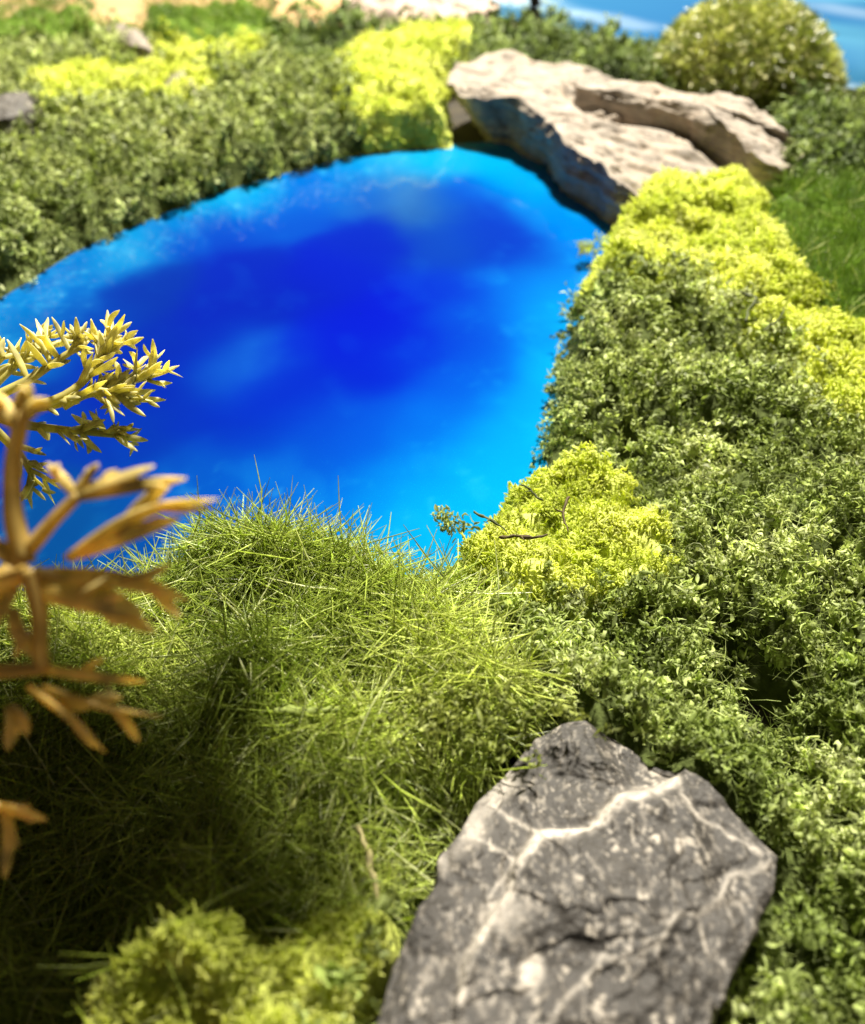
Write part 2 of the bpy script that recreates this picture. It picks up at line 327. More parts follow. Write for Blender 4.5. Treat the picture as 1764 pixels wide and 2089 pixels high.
# pond: poured resin sheet with pigment clouds
def pond():
    m = (DGRID < 0.5)
    st = 0.1
    x0, x1 = pond_s[:, 0].min() - .6, pond_s[:, 0].max() + .6; y0, y1 = pond_s[:, 1].min() - .6, pond_s[:, 1].max() + .6
    X, Y = np.meshgrid(np.arange(x0, x1, st), np.arange(y0, y1, st)); sh = X.shape
    x, y = X.ravel(), Y.ravel(); d = sample(DGRID, x, y)
    V = np.stack([x, y, np.full(x.shape, 0.0)], 1)
    # pigment, plus painted plant shade at lower left: measured colour (sRGB) at photo points
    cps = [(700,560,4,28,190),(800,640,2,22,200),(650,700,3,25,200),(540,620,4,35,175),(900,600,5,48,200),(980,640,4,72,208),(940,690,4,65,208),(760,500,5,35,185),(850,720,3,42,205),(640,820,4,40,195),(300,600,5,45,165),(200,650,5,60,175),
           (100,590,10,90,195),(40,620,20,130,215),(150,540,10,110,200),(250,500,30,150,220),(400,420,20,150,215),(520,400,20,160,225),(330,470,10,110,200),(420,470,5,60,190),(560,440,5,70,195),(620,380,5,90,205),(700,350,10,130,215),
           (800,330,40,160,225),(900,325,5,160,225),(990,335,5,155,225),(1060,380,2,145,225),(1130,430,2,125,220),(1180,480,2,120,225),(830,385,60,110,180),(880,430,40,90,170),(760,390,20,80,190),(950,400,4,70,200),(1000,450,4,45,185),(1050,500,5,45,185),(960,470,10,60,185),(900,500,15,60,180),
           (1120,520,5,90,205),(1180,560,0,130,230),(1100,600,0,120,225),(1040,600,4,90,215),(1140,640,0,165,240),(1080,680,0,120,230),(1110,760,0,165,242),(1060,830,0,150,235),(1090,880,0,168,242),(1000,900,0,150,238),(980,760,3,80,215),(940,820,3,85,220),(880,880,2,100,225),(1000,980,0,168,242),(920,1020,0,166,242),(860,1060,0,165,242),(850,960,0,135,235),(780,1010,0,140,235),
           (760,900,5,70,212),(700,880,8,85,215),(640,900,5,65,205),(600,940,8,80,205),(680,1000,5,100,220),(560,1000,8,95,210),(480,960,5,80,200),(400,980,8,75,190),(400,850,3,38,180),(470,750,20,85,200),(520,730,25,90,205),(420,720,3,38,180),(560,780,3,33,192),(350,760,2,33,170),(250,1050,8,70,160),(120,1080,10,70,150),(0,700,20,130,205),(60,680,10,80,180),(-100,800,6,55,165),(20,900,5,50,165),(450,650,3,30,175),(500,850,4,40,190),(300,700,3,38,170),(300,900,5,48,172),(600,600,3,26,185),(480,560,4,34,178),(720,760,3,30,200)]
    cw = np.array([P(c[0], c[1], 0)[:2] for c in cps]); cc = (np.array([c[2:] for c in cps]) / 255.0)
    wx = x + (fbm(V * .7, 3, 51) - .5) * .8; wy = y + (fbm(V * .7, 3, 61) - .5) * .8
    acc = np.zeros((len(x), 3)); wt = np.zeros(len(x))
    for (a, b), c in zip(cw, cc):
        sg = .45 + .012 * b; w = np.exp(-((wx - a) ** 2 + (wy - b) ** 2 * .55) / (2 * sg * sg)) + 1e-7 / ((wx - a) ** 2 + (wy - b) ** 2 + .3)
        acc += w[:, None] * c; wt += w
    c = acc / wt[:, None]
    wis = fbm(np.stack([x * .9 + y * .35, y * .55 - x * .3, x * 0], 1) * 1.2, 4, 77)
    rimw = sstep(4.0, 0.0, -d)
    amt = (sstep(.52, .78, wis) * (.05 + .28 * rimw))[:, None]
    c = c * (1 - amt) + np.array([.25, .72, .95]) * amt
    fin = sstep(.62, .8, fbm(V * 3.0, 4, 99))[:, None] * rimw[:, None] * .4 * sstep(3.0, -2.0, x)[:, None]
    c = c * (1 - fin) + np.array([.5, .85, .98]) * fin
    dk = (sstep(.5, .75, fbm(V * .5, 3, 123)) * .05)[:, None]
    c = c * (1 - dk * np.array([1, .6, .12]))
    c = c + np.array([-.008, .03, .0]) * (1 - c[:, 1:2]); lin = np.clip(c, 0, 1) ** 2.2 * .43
    ny, nx = sh
    idx = np.arange(len(x)).reshape(sh)
    F = np.stack([idx[:-1, :-1], idx[:-1, 1:], idx[1:, 1:], idx[1:, :-1]], -1).reshape(-1, 4)
    keep = (d.reshape(sh)[:-1, :-1].ravel() < .45); F = F[keep]
    used = np.unique(F); mp = np.full(len(x), -1); mp[used] = np.arange(len(used))
    return mesh_of('pond_water', V[used], mp[F], lin[used])
tag(obj('pond_water', pond(), M['resin']), kind='structure')

# ------------------------------------------------------------------ moss beds
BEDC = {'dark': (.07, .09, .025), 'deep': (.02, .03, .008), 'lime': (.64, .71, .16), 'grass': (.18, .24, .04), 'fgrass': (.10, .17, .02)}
idx = np.arange(fx.size).reshape(SH)
quads = np.stack([idx[:-1, :-1], idx[:-1, 1:], idx[1:, 1:], idx[1:, :-1]], -1).reshape(-1, 4)
qpid = PID[quads].max(1); qd = dp[quads].max(1)
VG = np.stack([fx, fy, HH], 1)
fine = (fbm(ww * 4.0, 3, 15) - .5)
VG[:, 2] += (np.where(lime, fine * .45 - .13, fine * .5 - .45)) * edge
patch_obj = []
for k, pt in enumerate(PATCH):
    F = quads[(qpid == k) & (qd > -.2)]
    used = np.unique(F); mp = np.full(fx.size, -1); mp[used] = np.arange(len(used))
    V = VG[used]; c0 = np.array([V[:, 0].mean(), V[:, 1].mean(), -.42])
    o = obj(pt[0], mesh_of(pt[0], V - c0, mp[F], np.tile(BEDC[pt[4]], (len(used), 1))), M['bed'], loc=c0)
    tag(o, pt[1], {'moss_mat': 'moss', 'lichen_clump': 'lichen', 'grass_mat': 'grass'}[pt[0]])
    patch_obj.append((o, c0))

# ------------------------------------------------------------------ small growth prototypes
def frame_from(d, up=(0, 0, 1)):
    d = d / np.linalg.norm(d); s = np.cross(d, up)
    if np.linalg.norm(s) < 1e-3: s = np.array([1.0, 0, 0])
    s = s / np.linalg.norm(s); return d, s, np.cross(s, d)
def curled_leaf(r, base, d, L, Wd, curl, twist, seg=3):
    d, s, n = frame_from(d)
    a = r.uniform(0, 2 * math.pi); s, n = s * math.cos(a) + n * math.sin(a), n * math.cos(a) - s * math.sin(a)
    V = []; p = np.array(base, float); ang = 0
    prof = [.45, 1.0, .85, .12] if seg == 3 else [.5, 1.0, .1]
    for i in range(seg + 1):
        w = Wd * prof[i] * .5; t = twist * i / seg
        ss = s * math.cos(t) + n * math.sin(t); nn = n * math.cos(t) - s * math.sin(t)
        V += [p - ss * w + nn * w * .7, p, p + ss * w + nn * w * .7]
        ang += curl / seg
        p = p + (d * math.cos(ang) + n * math.sin(ang)) * (L / seg)
    F = []
    for i in range(seg):
        b = i * 3; F += [(b, b + 1, b + 4, b + 3), (b + 1, b + 2, b + 5, b + 4)]
    return np.array(V), np.array(F)
def tube(pts, rad, sides=3):
    pts = np.asarray(pts, float); n = len(pts); V = []; 
    t = np.gradient(pts, axis=0); 
    for i in range(n):
        d, s, u = frame_from(t[i] + 1e-9, (0.3, 0.2, 1))
        for k in range(sides):
            a = 2 * math.pi * k / sides; V.append(pts[i] + (s * math.cos(a) + u * math.sin(a)) * rad[i])
    F = [(i * sides + k, i * sides + (k + 1) % sides, (i + 1) * sides + (k + 1) % sides, (i + 1) * sides + k) for i in range(n - 1) for k in range(sides)]
    return np.array(V), np.array(F)
def merge(parts):
    V, F, o = [], [], 0
    for v, f in parts: V.append(v); F.append(f + o); o += len(v)
    return np.concatenate(V), np.concatenate(F)
def sprig(r, seg=3, nl=10):
    parts = []; h = .22
    lean = r.normal(0, .35, 2)
    for i in range(nl):
        t = i / nl; base = np.array([lean[0] * t * h, lean[1] * t * h, h * t]) + r.normal(0, .03, 3)
        a = i * 2.4 + r.uniform(-.9, .9); el = r.uniform(-.5, 1.3) + t * .3
        d = np.array([math.cos(a) * math.cos(el), math.sin(a) * math.cos(el), math.sin(el)])
        parts.append(curled_leaf(r, base, d, r.uniform(.08, .20), r.uniform(.025, .07), r.uniform(-4.5, 4.5), r.uniform(-2.0, 2.0), seg))
    v, f = merge(parts); k = 3 * (seg + 1)
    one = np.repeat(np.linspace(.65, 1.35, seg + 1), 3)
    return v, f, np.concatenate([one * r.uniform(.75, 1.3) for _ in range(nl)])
def crumple(r, size=.24, m=5):              # crinkled scrap of moss sheet, cupped and frayed
    u, w = np.meshgrid(np.linspace(-1, 1, m), np.linspace(-1, 1, m)); u, w = u.ravel(), w.ravel()
    rr = np.maximum(np.abs(u), np.abs(w)) / np.maximum(np.hypot(u, w), 1e-6); x, y = u * rr, w * rr
    p = np.stack([x, y * r.uniform(.45, .9), 0 * x], 1); o = r.uniform(0, 99, 3)
    rad = np.hypot(x, y); p *= (1 + r.normal(0, .16, len(x)) * (rad > .6))[:, None]
    p[:, 2] = (vnoise(p * 2.0 + o, 5) - .5) * 1.3 + r.uniform(-.7, .9) * rad ** 2 + (vnoise(p * 4.5 + o, 6) - .5) * 1.9
    c = r.uniform(.6, 1.8) * r.choice([-1, 1]); a = p[:, 0] * c
    if abs(c) > .2: p = np.stack([np.sin(a) * (1 / c - p[:, 2]), p[:, 1], 1 / c - np.cos(a) * (1 / c - p[:, 2])], 1)
    ii = np.arange(m * m).reshape(m, m); F = np.stack([ii[:-1, :-1], ii[:-1, 1:], ii[1:, 1:], ii[1:, :-1]], -1).reshape(-1, 4)
    return p * size, F, (.8 + .35 * rad) * r.uniform(.8, 1.2)
def curl_thread(r):
    R0 = r.uniform(.08, .2); t = np.linspace(0, r.uniform(2.5, 6), 8); el = r.uniform(-.3, .3)
    pts = np.stack([np.cos(t) * R0 * (1 + t * .06), np.sin(t) * R0, t * el * R0], 1) @ np.array([[1, 0, 0], [0, .4, .9], [0, -.9, .4]])
    q = r.uniform(.008, .016); return (*tube(pts, [q] * 7 + [q * .4]), np.full(24, 1.2))
def frond(r, n=11, rad=.015):
    parts = []
    for i in range(n):
        a = r.uniform(0, 2 * math.pi); el = r.uniform(.1, 1.5)
        d = np.array([math.cos(a) * math.cos(el), math.sin(a) * math.cos(el), math.sin(el)])
        p = np.array([r.normal(0, .07), r.normal(0, .07), r.normal(0, .03)]); pts = [p.copy()]
        c = r.normal(0, .9, 3)
        L = r.uniform(.04, .085)
        for s_ in range(2):
            d = d + c * .9; d = d / np.linalg.norm(d); p = p + d * L; pts.append(p.copy())
        q = rad * r.uniform(.7, 1.4)
        parts.append(tube(pts, [q, q * 1.1, q * .55]))
    return merge(parts)
def fibre(r, L=1.0, rad=.0104):
    b = r.uniform(-.2, .2, 3) * r.choice([.3, 1, 1.6]); b[0] = 0
    pts = [np.array([t * L, 0, 0]) + b * (t * t) * L * .8 for t in (0, .5, 1.0)]
    return tube(pts, [rad * .9, rad, rad * .4])
def flat_leaf(r, L, Wd):
    return curled_leaf(r, (0, 0, 0), np.array([1, 0, 0.0]), L, Wd, r.uniform(-.6, .6), r.uniform(-.6, .6), 3)

def euler_mats(az, tilt, roll):
    ca, sa, ct, st, cr, sr = np.cos(az), np.sin(az), np.cos(tilt), np.sin(tilt), np.cos(roll), np.sin(roll)
    z = np.zeros_like(az); o = z + 1
    Rz = np.stack([np.stack([ca, -sa, z], -1), np.stack([sa, ca, z], -1), np.stack([z, z, o], -1)], -2)
    Ry = np.stack([np.stack([ct, z, -st], -1), np.stack([z, o, z], -1), np.stack([st, z, ct], -1)], -2)   # +tilt lifts +x upward
    Rx = np.stack([np.stack([o, z, z], -1), np.stack([z, cr, -sr], -1), np.stack([z, sr, cr], -1)], -2)
    return Rz @ Ry @ Rx
def scatter(protos, pos, mats, scale, col):
    pick = rng.integers(0, len(protos), len(pos)); VV, FF, CC, off = [], [], [], 0
    for k, (v, f, *tn) in enumerate(protos):
        m = np.where(pick == k)[0]
        if len(m) == 0: continue
        w = np.einsum('nij,vj->nvi', mats[m], v) * scale[m][:, None, None] + pos[m][:, None, :]
        tint = tn[0] if tn else np.ones(len(v))
        VV.append(w.reshape(-1, 3)); CC.append((col[m][:, None, :] * tint[None, :, None]).reshape(-1, 3))
        FF.append((f[None] + (np.arange(len(m)) * len(v))[:, None, None] + off).reshape(-1, 4)); off += len(m) * len(v)
    return np.concatenate(VV), np.concatenate(FF), np.concatenate(CC)
def two(pa, pb, m, pos, mats, sc, col):   # finer growth near, simpler growth far
    out = [scatter(p, pos[q], mats[q], sc[q], col[q]) for p, q in ((pa, m), (pb, ~m)) if q.any()]
    if len(out) == 1: return out[0]
    (v, f, c), (v2, f2, c2) = out
    return np.concatenate([v, v2]), np.concatenate([f, f2 + len(v)]), np.concatenate([c, c2])
def align_up(nrm):                       # matrices whose z is the surface normal
    z = nrm / np.linalg.norm(nrm, axis=1, keepdims=True)
    x = np.cross(np.tile([0.0, 1, 0], (len(z), 1)), z); x /= np.linalg.norm(x, axis=1, keepdims=True)
    y = np.cross(z, x); return np.stack([x, y, z], -1)

ROCK_EXCL = []                           # (world polygon, margin): no growth under stones
def excl(px, z): ROCK_EXCL.append([P(x, y, z)[:2] for x, y in px])
gm = np.mean(grey_rock_px, 0); excl([tuple(gm + (np.array(q) - gm) * 1.10) for q in grey_rock_px], 1.2)
beige_foot = zc([(430,400),(600,330),(900,300),(1300,420),(1480,560),(1440,640),(1200,640),(1000,690),(900,690),(700,540)], 700, 0, .603)
excl(beige_foot, .3)

r = np.random.default_rng(3)
SPR = [sprig(r) for _ in range(14)]
SPR_F = [sprig(r, 2, 7) for _ in range(10)]
FRO = [frond(r) for _ in range(14)]
FRO_F = [frond(r, 8, .024) for _ in range(10)]
CRU = [crumple(r, r.uniform(.06, .12)) for _ in range(16)]
THR = [curl_thread(r) for _ in range(10)]
FIB = [fibre(r) for _ in range(16)]

def points(k, per_cm2, zone=None):
    m = (PID == k) & (dp > -.12)
    x0, x1, y0, y1 = fx[m].min(), fx[m].max(), fy[m].min(), fy[m].max()
    n = int((x1 - x0) * (y1 - y0) * per_cm2 * 2)
    x = rng.uniform(x0, x1, n); y = rng.uniform(y0, y1, n)
    jx = x + rng.normal(0, .2, n); jy = y + rng.normal(0, .2, n)
    ok = (near(PGRID, jx, jy) == k) & (sample(DGRID, x, y) > -.08)
    z = sample(HGRID, x, y); V = np.stack([x, y, z], 1)
    dep = (V - CAM) @ FWD
    q = proj(V)
    ok &= (dep > 1) & (q[:, 0] > -170) & (q[:, 0] < W0 + 170) & (q[:, 1] > -120) & (q[:, 1] < H0 + 220)
    lod = np.clip((17.0 / np.maximum(dep, 1)) ** 1.75, .08, 1.0)
    ar = np.sqrt(1 + sample(gxx, x, y) ** 2 + sample(gyy, x, y) ** 2)
    ok &= rng.random(n) < lod * np.minimum(ar, 2.0) / 2
    for poly in ROCK_EXCL: ok &= ~in_poly(x, y, poly)
    ok &= ~(np.hypot(x - PIT[0], y - PIT[1]) < .55)
    V = V[ok]; x, y = x[ok], y[ok]
    nr = np.stack([-sample(gxx, x, y), -sample(gyy, x, y), np.ones(len(x))], 1)
    nr[:, :2] = np.clip(nr[:, :2], -1.6, 1.6)
    return V, nr, dep[ok], lod[ok]
PIT = P(1560, 1400, .4)
def tufts(V, cs, seed):                   # gather growth into small separate tufts: offset in plan and rise at the tuft's heart
    x, y = V[:, 0] / cs, V[:, 1] / cs; i, j = np.floor(x).astype(np.int64), np.floor(y).astype(np.int64)
    best = np.full(len(V), 9.0); ox = np.zeros(len(V)); oy = np.zeros(len(V)); hh = np.zeros(len(V))
    for di in (-1, 0, 1):
        for dj in (-1, 0, 1):
            a, b = i + di, j + dj; z = a * 0
            cx = a + .15 + .7 * _hash(a, b, z, seed); cy = b + .15 + .7 * _hash(a, b, z, seed + 1)
            d = np.hypot(cx - x, cy - y); m = d < best
            best = np.where(m, d, best); ox = np.where(m, cx - x, ox); oy = np.where(m, cy - y, oy); hh = np.where(m, _hash(a, b, z, seed + 2), hh)
    rise = (np.clip(1 - (best / .62) ** 2, -.6, 1) * .42 + (hh - .5) * .55) * cs
    return np.stack([ox * cs * .35, oy * cs * .35, rise], 1)
def mixcol(cols, n, V, sc, seed, jit=.18):
    t = fbm(V * sc, 3, seed); t = np.clip((t - .3) / .4, 0, .999) * (len(cols) - 1)
    i = t.astype(int); f = (t - i)[:, None]; c = np.array(cols)
    out = c[i] * (1 - f) + c[np.minimum(i + 1, len(cols) - 1)] * f
    return out * (1 + rng.normal(0, jit, n))[:, None].clip(.4, 1.8)
for k, pt in enumerate(PATCH):
    o, c0 = patch_obj[k]; kind = pt[4]
    if kind in ('dark', 'deep'):
        V, nr, dep, lod = points(k, 52)
        n = len(V); A = align_up(nr) @ euler_mats(rng.uniform(0, 6.28, n), rng.normal(0, .45, n), rng.normal(0, .45, n))
        V = V + np.where((dep < 21)[:, None], tufts(V, .46, 11), tufts(V, .85, 12))
        clump = .62 * fbm(V * 1.5, 3, 71) + .5 * (.55 - 1.7 * np.abs(vnoise(V * 3.0, 171) - .5))
        V = V + nr / np.linalg.norm(nr, axis=1, keepdims=True) * (rng.uniform(-.14, .14, n) + (clump - .5) * 1.1)[:, None]
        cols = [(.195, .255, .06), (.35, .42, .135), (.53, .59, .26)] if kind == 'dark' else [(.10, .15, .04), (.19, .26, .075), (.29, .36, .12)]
        C = mixcol(cols, n, V, .9, 81, .25) * (.92 if pt[1].startswith('broad') else 1.0)
        sc = rng.uniform(.65, 1.4, n) / lod ** .38
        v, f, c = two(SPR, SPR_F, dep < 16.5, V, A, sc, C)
        big = pt[1].startswith('large')
        sz = sstep(16, 11, dep) if big else 0 * dep
        pr = rng.random(n) < (.55 + .35 * sz)
        B = align_up(nr) @ euler_mats(rng.uniform(0, 6.28, n), rng.normal(0, .9, n), rng.normal(0, .9, n))
        v2, f2, c2 = scatter(CRU, V[pr] + nr[pr] * .05, B[pr], (rng.uniform(.6, 1.25, n) / lod ** .38 * (1 + .25 * sz))[pr], C[pr] * 1.05)
        pr = rng.random(n) < .07
        v3, f3, c3 = scatter(THR, V[pr] + nr[pr] * .14, B[pr], (rng.uniform(.5, 1.3, n) / lod ** .38)[pr], C[pr] * 1.2)
        pr = (dep < 18) if big else (rng.random(n) < .25)
        pr = np.where(pr)[0]; pr = np.concatenate([pr, pr]) if big else pr; m2 = len(pr)
        H = align_up(nr[pr]) @ euler_mats(rng.uniform(0, 6.28, m2), rng.normal(.5, .5, m2), rng.uniform(0, 6.28, m2))
        v4, f4, c4 = scatter(FIB, V[pr] + rng.normal(0, .08, (m2, 3)) + nr[pr] * .08, H, rng.uniform(.15, .45, m2) / lod[pr] ** .38, C[pr] * 1.3)
        f = np.concatenate([f, f2 + len(v), f3 + len(v) + len(v2), f4 + len(v) + len(v2) + len(v3)]); v = np.concatenate([v, v2, v3, v4]); c = np.concatenate([c, c2, c3, c4])
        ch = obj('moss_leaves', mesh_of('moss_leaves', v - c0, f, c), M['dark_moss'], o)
    elif kind == 'lime':
        V, nr, dep, lod = points(k, 84)
        n = len(V); A = align_up(nr) @ euler_mats(rng.uniform(0, 6.28, n), rng.normal(0, .35, n), rng.normal(0, .35, n))
        V = V + nr / np.linalg.norm(nr, axis=1, keepdims=True) * ((fbm(V * 2.2, 3, 72) - .5) * .7 - .02)[:, None]
        C = mixcol([(.62, .69, .14), (.74, .79, .21), (.83, .86, .35)], n, V, 1.2, 82, .1)
        sc = rng.uniform(.6, 1.15, n) / lod ** .38
        v, f, c = two(FRO, FRO_F, dep < 17, V, A, sc, C)
        ch = obj('lichen_fronds', mesh_of('lichen_fronds', v - c0, f, c), M['lime_moss'], o)
    else:
        g = kind == 'grass'
        V, nr, dep, lod = points(k, 380 if g else 210)
        n = len(V)
        tilt = np.clip(rng.normal(.22 if g else .8, .3, n), -.25, 1.4)
        A = align_up(nr * np.array([.7, .7, 1])) @ euler_mats(rng.uniform(0, 6.28, n), tilt, rng.uniform(0, 6.28, n))
        V = V + np.stack([np.zeros(n), np.zeros(n), rng.uniform(-.15, .35, n) if g else rng.uniform(-.05, .12, n)], 1)
        if g: C = mixcol([(.24, .32, .04), (.43, .53, .085), (.60, .67, .17)], n, V, 1.0, 83, .25)
        else: C = mixcol([(.12, .22, .02), (.20, .33, .035), (.28, .40, .05)], n, V, 1.0, 83, .25)
        C = np.where((rng.random(n) < .06)[:, None], np.array([.78, .82, .48]), C)
        sc = (np.clip(rng.normal(.80, .30, n), .25, 1.5) * np.clip((dep - 3) / 10, .4, 1) if g else rng.uniform(.35, .7, n)) * (1 if g else 1.4)
        v, f, c = scatter(FIB, V, A, sc, C)
        ch = obj('grass_fibres', mesh_of('grass_fibres', v - c0, f, c), M['grass'], o)
    tag(ch, kind='stuff')

# ------------------------------------------------------------------ stones
def resample(p, n):
    p = np.asarray(p, float); q = np.vstack([p, p[:1]]); L = np.r_[0, np.cumsum(np.linalg.norm(np.diff(q, axis=0), axis=1))]
    t = np.linspace(0, L[-1], n, endpoint=False)
    return np.stack([np.interp(t, L, q[:, i]) for i in range(q.shape[1])], 1)
def stone(pts3, centre, nang=220, nring=90, foot=-.4, flare=.0, rough=.12, rscale=1.2, detail=None, colour=None, seed=0, smooth_it=1, nsk=26, bulge=0.0, round_=.12):
    """top sheet through measured rim points, side walls down to the foot, all one closed mesh"""
    B = resample(smooth_closed(np.asarray(pts3, float), smooth_it), nang); C = np.asarray(centre, float)
    jag = (fbm(B * 3, 3, seed + 3) - .5)[:, None] * rough * 1.2
    out = B - C; out[:, 2] = 0; out /= np.linalg.norm(out, axis=1, keepdims=True); B = B + out * jag
    V = []
    rr = np.linspace(0, 1, nring + 1)[1:] ** .8
    for t in rr:
        q = C + (B - C) * t; q[:, 2] += bulge * (1 - t * t); V.append(q)
    for i in range(1, nsk + 1):
        t = i / nsk
        q = B - out * jag * min(1, t * 2.5); q[:, 2] = B[:, 2] + (foot - B[:, 2]) * t
        q += out * (flare * t + round_ * math.sin(math.pi * min(t * 1.6, 1)) )
        V.append(q)
    V = np.concatenate([C[None] + np.array([[0, 0, bulge]])] + V)
    n = nang; F = []
    tot = nring + nsk
    a = np.arange(n); b = (a + 1) % n
    for i in range(tot - 1):
        F.append(np.stack([1 + i * n + a, 1 + (i + 1) * n + a, 1 + (i + 1) * n + b, 1 + i * n + b], -1))
    F = np.concatenate(F)
    cap = np.stack([np.zeros(n // 2, int), 1 + a[0::2], 1 + a[1::2], 1 + (a[0::2] + 2) % n], -1)
    F = np.concatenate([F, cap])
    top = np.zeros(len(V)); top[:1 + nring * n] = 1
    d = (fbm(V * rscale, 5, seed) - .5) * rough * 2 + (np.abs(fbm(V * rscale * .6, 3, seed + 20) - .5) * -2 + .3) * rough
    V[:, 2] += d * np.where(top > 0, 1, .35)
    s = fbm(V * rscale * 2.2 * np.array([1, 1, 1.6]) + 9, 4, seed + 8) - .5
    og = np.concatenate([np.zeros((1, 3))] + [out] * tot)
    V += og * (s * rough * 3.6 * np.where(top > 0, 0.0, 1.0))[:, None]
    if detail is not None: V = detail(V, top)
    col = colour(V, top)
    return V, F, col

# grey veined stone
k = .669
def z8(p): return zc(p, 583, 1400, k)
V1 = z8([(1190,280),(1130,325),(1020,335),(960,400),(920,440),(770,455),(720,520),(690,570),(680,640),(620,710),(570,790),(550,850),(530,960)])
V1b = z8([(630,370),(720,420),(770,450)]); V1c = z8([(1190,270),(1200,330),(1260,400),(1340,450),(1450,510)])
V2 = z8([(1490,540),(1350,580),(1325,650),(1270,690),(1190,700),(1140,775),(1050,835),(960,830),(890,920),(830,980),(760,1100)])
V3 = z8([(560,450),(640,500),(700,515)]); V4 = z8([(470,520),(560,450),(620,350),(680,270)])
V5 = z8([(690,560),(640,600),(610,650),(640,700)])
def grey_detail(V, top):
    q = proj(V); x, y = q[:, 0], q[:, 1]
    wob = (fbm(V * 4, 3, 5) - .5) * 22; x = x + wob; y = y + (fbm(V * 4, 3, 6) - .5) * 22
    d1, s1 = seg_dist(x, y, V1); d2, s2 = seg_dist(x, y, V2)
    step = np.where(s1 < 0, 1, -1) * np.exp(-(d1 / 150) ** 2) * sstep(0, 10, d1)
    V = V.copy()
    V[:, 2] += (step * .13 + np.exp(-(d1 / 9) ** 2) * .05) * top
    right = (s2 < 0)
    V[:, 2] += np.where(right, -np.minimum(d2, 260) * .0010, 0) * top + np.exp(-(d2 / 10) ** 2) * .02 * top
    fac = np.abs(fbm(V * np.array([1.1, .8, 1]), 2, 46) - .5); V[:, 2] += ((fbm(V * np.array([3, 2.2, 3]), 5, 44) - .5) * .14 - fac * .5) * top
    tq = np.floor(fbm(V * .9 + 7, 3, 47) * 9) ; V[:, 2] += tq * .03 * top
    return V
def grey_colour(V, top):
    q = proj(V); x, y = q[:, 0] + (fbm(V * 5, 3, 15) - .5) * 26, q[:, 1] + (fbm(V * 5, 3, 16) - .5) * 26
    c = np.array([.044, .040, .035]) * (0.7 + .6 * fbm(V * np.array([6, 2.5, 4]), 5, 33))[:, None]
    def mixin(w, t): 
        nonlocal c
        w = np.clip(w, 0, 1)[:, None]; c = c * (1 - w) + np.array(t) * w
    light = (.46, .42, .36)
    brk = np.clip(-.35 + 2.4 * fbm(V * 3.5, 3, 91), 0, 1.1)
    for L, wd, a in ((V1, 10, 1.15), (V1b, 4, .8), (V1c, 4, .6), (V2, 6, .6), (V3, 4, .7), (V4, 22, .6), (V5, 4, .6)):
        d, _ = seg_dist(x, y, L); mixin(np.exp(-(d / wd) ** 2) * a * brk, light)
    bx, by = z8([(750, 870)])[0]
    mixin(np.exp(-(((x - bx) / 24) ** 2 + ((y - by) / 42) ** 2) ** 2) * .85, light)
    bx, by = z8([(650, 690)])[0]
    mixin(np.exp(-(((x - bx) / 40) ** 2 + ((y - by) / 34) ** 2)) * .6, light)
    sp = sstep(.66, .74, fbm(V * np.array([14, 8, 10]), 2, 55)) * (.35 + .65 * sstep(.45, .6, fbm(V * 1.6, 2, 56)))
    mixin(sp * .8, (.40, .36, .30))
    sc = sstep(.60, .72, fbm(V * np.array([16, 9, 10]), 2, 57)); mixin(sc * .35, (.28, .25, .21))
    return c
def zof_grey(y): return np.interp(y, [1470, 1700, 2150], [1.35, 1.75, 2.3])
g3 = [P(x, y, zof_grey(y)) for x, y in grey_rock_px]
gc = P(1180, 1800, 1.95)
V, F, c = stone(g3, gc, 300, 120, -.4, .05, .05, 2.0, grey_detail, grey_colour, 11, 0, 30, .06, .02)
tag(obj('stone', mesh_of('grey_stone', V - gc * [1, 1, 0], F, c), M['grey_rock'], loc=gc * [1, 1, 0]), 'grey slate stone with white veins in the right foreground', 'stone')

# long beige rock: two slabs with a cleft between
def z2(p): return zc(p, 700, 0, .603)
def beige_colour(V, top):
    n1 = fbm(V * 1.4, 5, 12); n2 = fbm(V * np.array([3, 3, 8]), 4, 13)
    c = np.array([.275, .238, .195]) * (.72 + .5 * n1)[:, None]
    w = sstep(.52, .7, n2)[:, None] * .5; c = c * (1 - w) + np.array([.38, .32, .25]) * w
    w = sstep(.6, .72, fbm(V * 5, 3, 14))[:, None] * .45; c = c * (1 - w) + np.array([.18, .13, .085]) * w
    w = sstep(.5, .75, fbm(V * 1.0 + 4, 3, 19))[:, None] * .35; c = c * (1 - w) + np.array([.33, .25, .17]) * w
    return c
CLEFT = z2([(770,302),(830,350),(940,385),(1040,395),(1140,415),(1200,455),(1260,515),(1330,570),(1400,640)]); GROOVE = [1.0]
def beige_detail(V, top):
    V = V.copy(); a = np.array([.90, -.43, 0]); lon = V @ a; 
    lay = fbm(np.stack([lon * .35, V[:, 1] * 2.2 + V[:, 0] * 1.0, V[:, 2] * 2.6], 1), 4, 25) - .5
    V[:, 2] += lay * .55 * top
    und = (1 - top) * np.clip((1.8 - V[:, 2]) / 2.0, 0, 1); V[:, 0] += np.clip(3.4 - V[:, 0], 0, 2.4) * .55 * und * GROOVE[0]
    strat = fbm(np.stack([lon * .5, V[:, 2] * 4.5, V[:, 0] * .3], 1), 4, 29) - .5
    V[:, :2] += np.array([-.44, -.9]) * (strat * .5 * (1 - top))[:, None]
    q = proj(V); dc, _ = seg_dist(q[:, 0], q[:, 1], CLEFT); V[:, 2] -= np.exp(-(dc / 13) ** 2) * .55 * top * GROOVE[0]
    pit = sstep(.62, .75, fbm(V * 2.6, 3, 26)); V[:, 2] -= pit * .14 * top
    return V
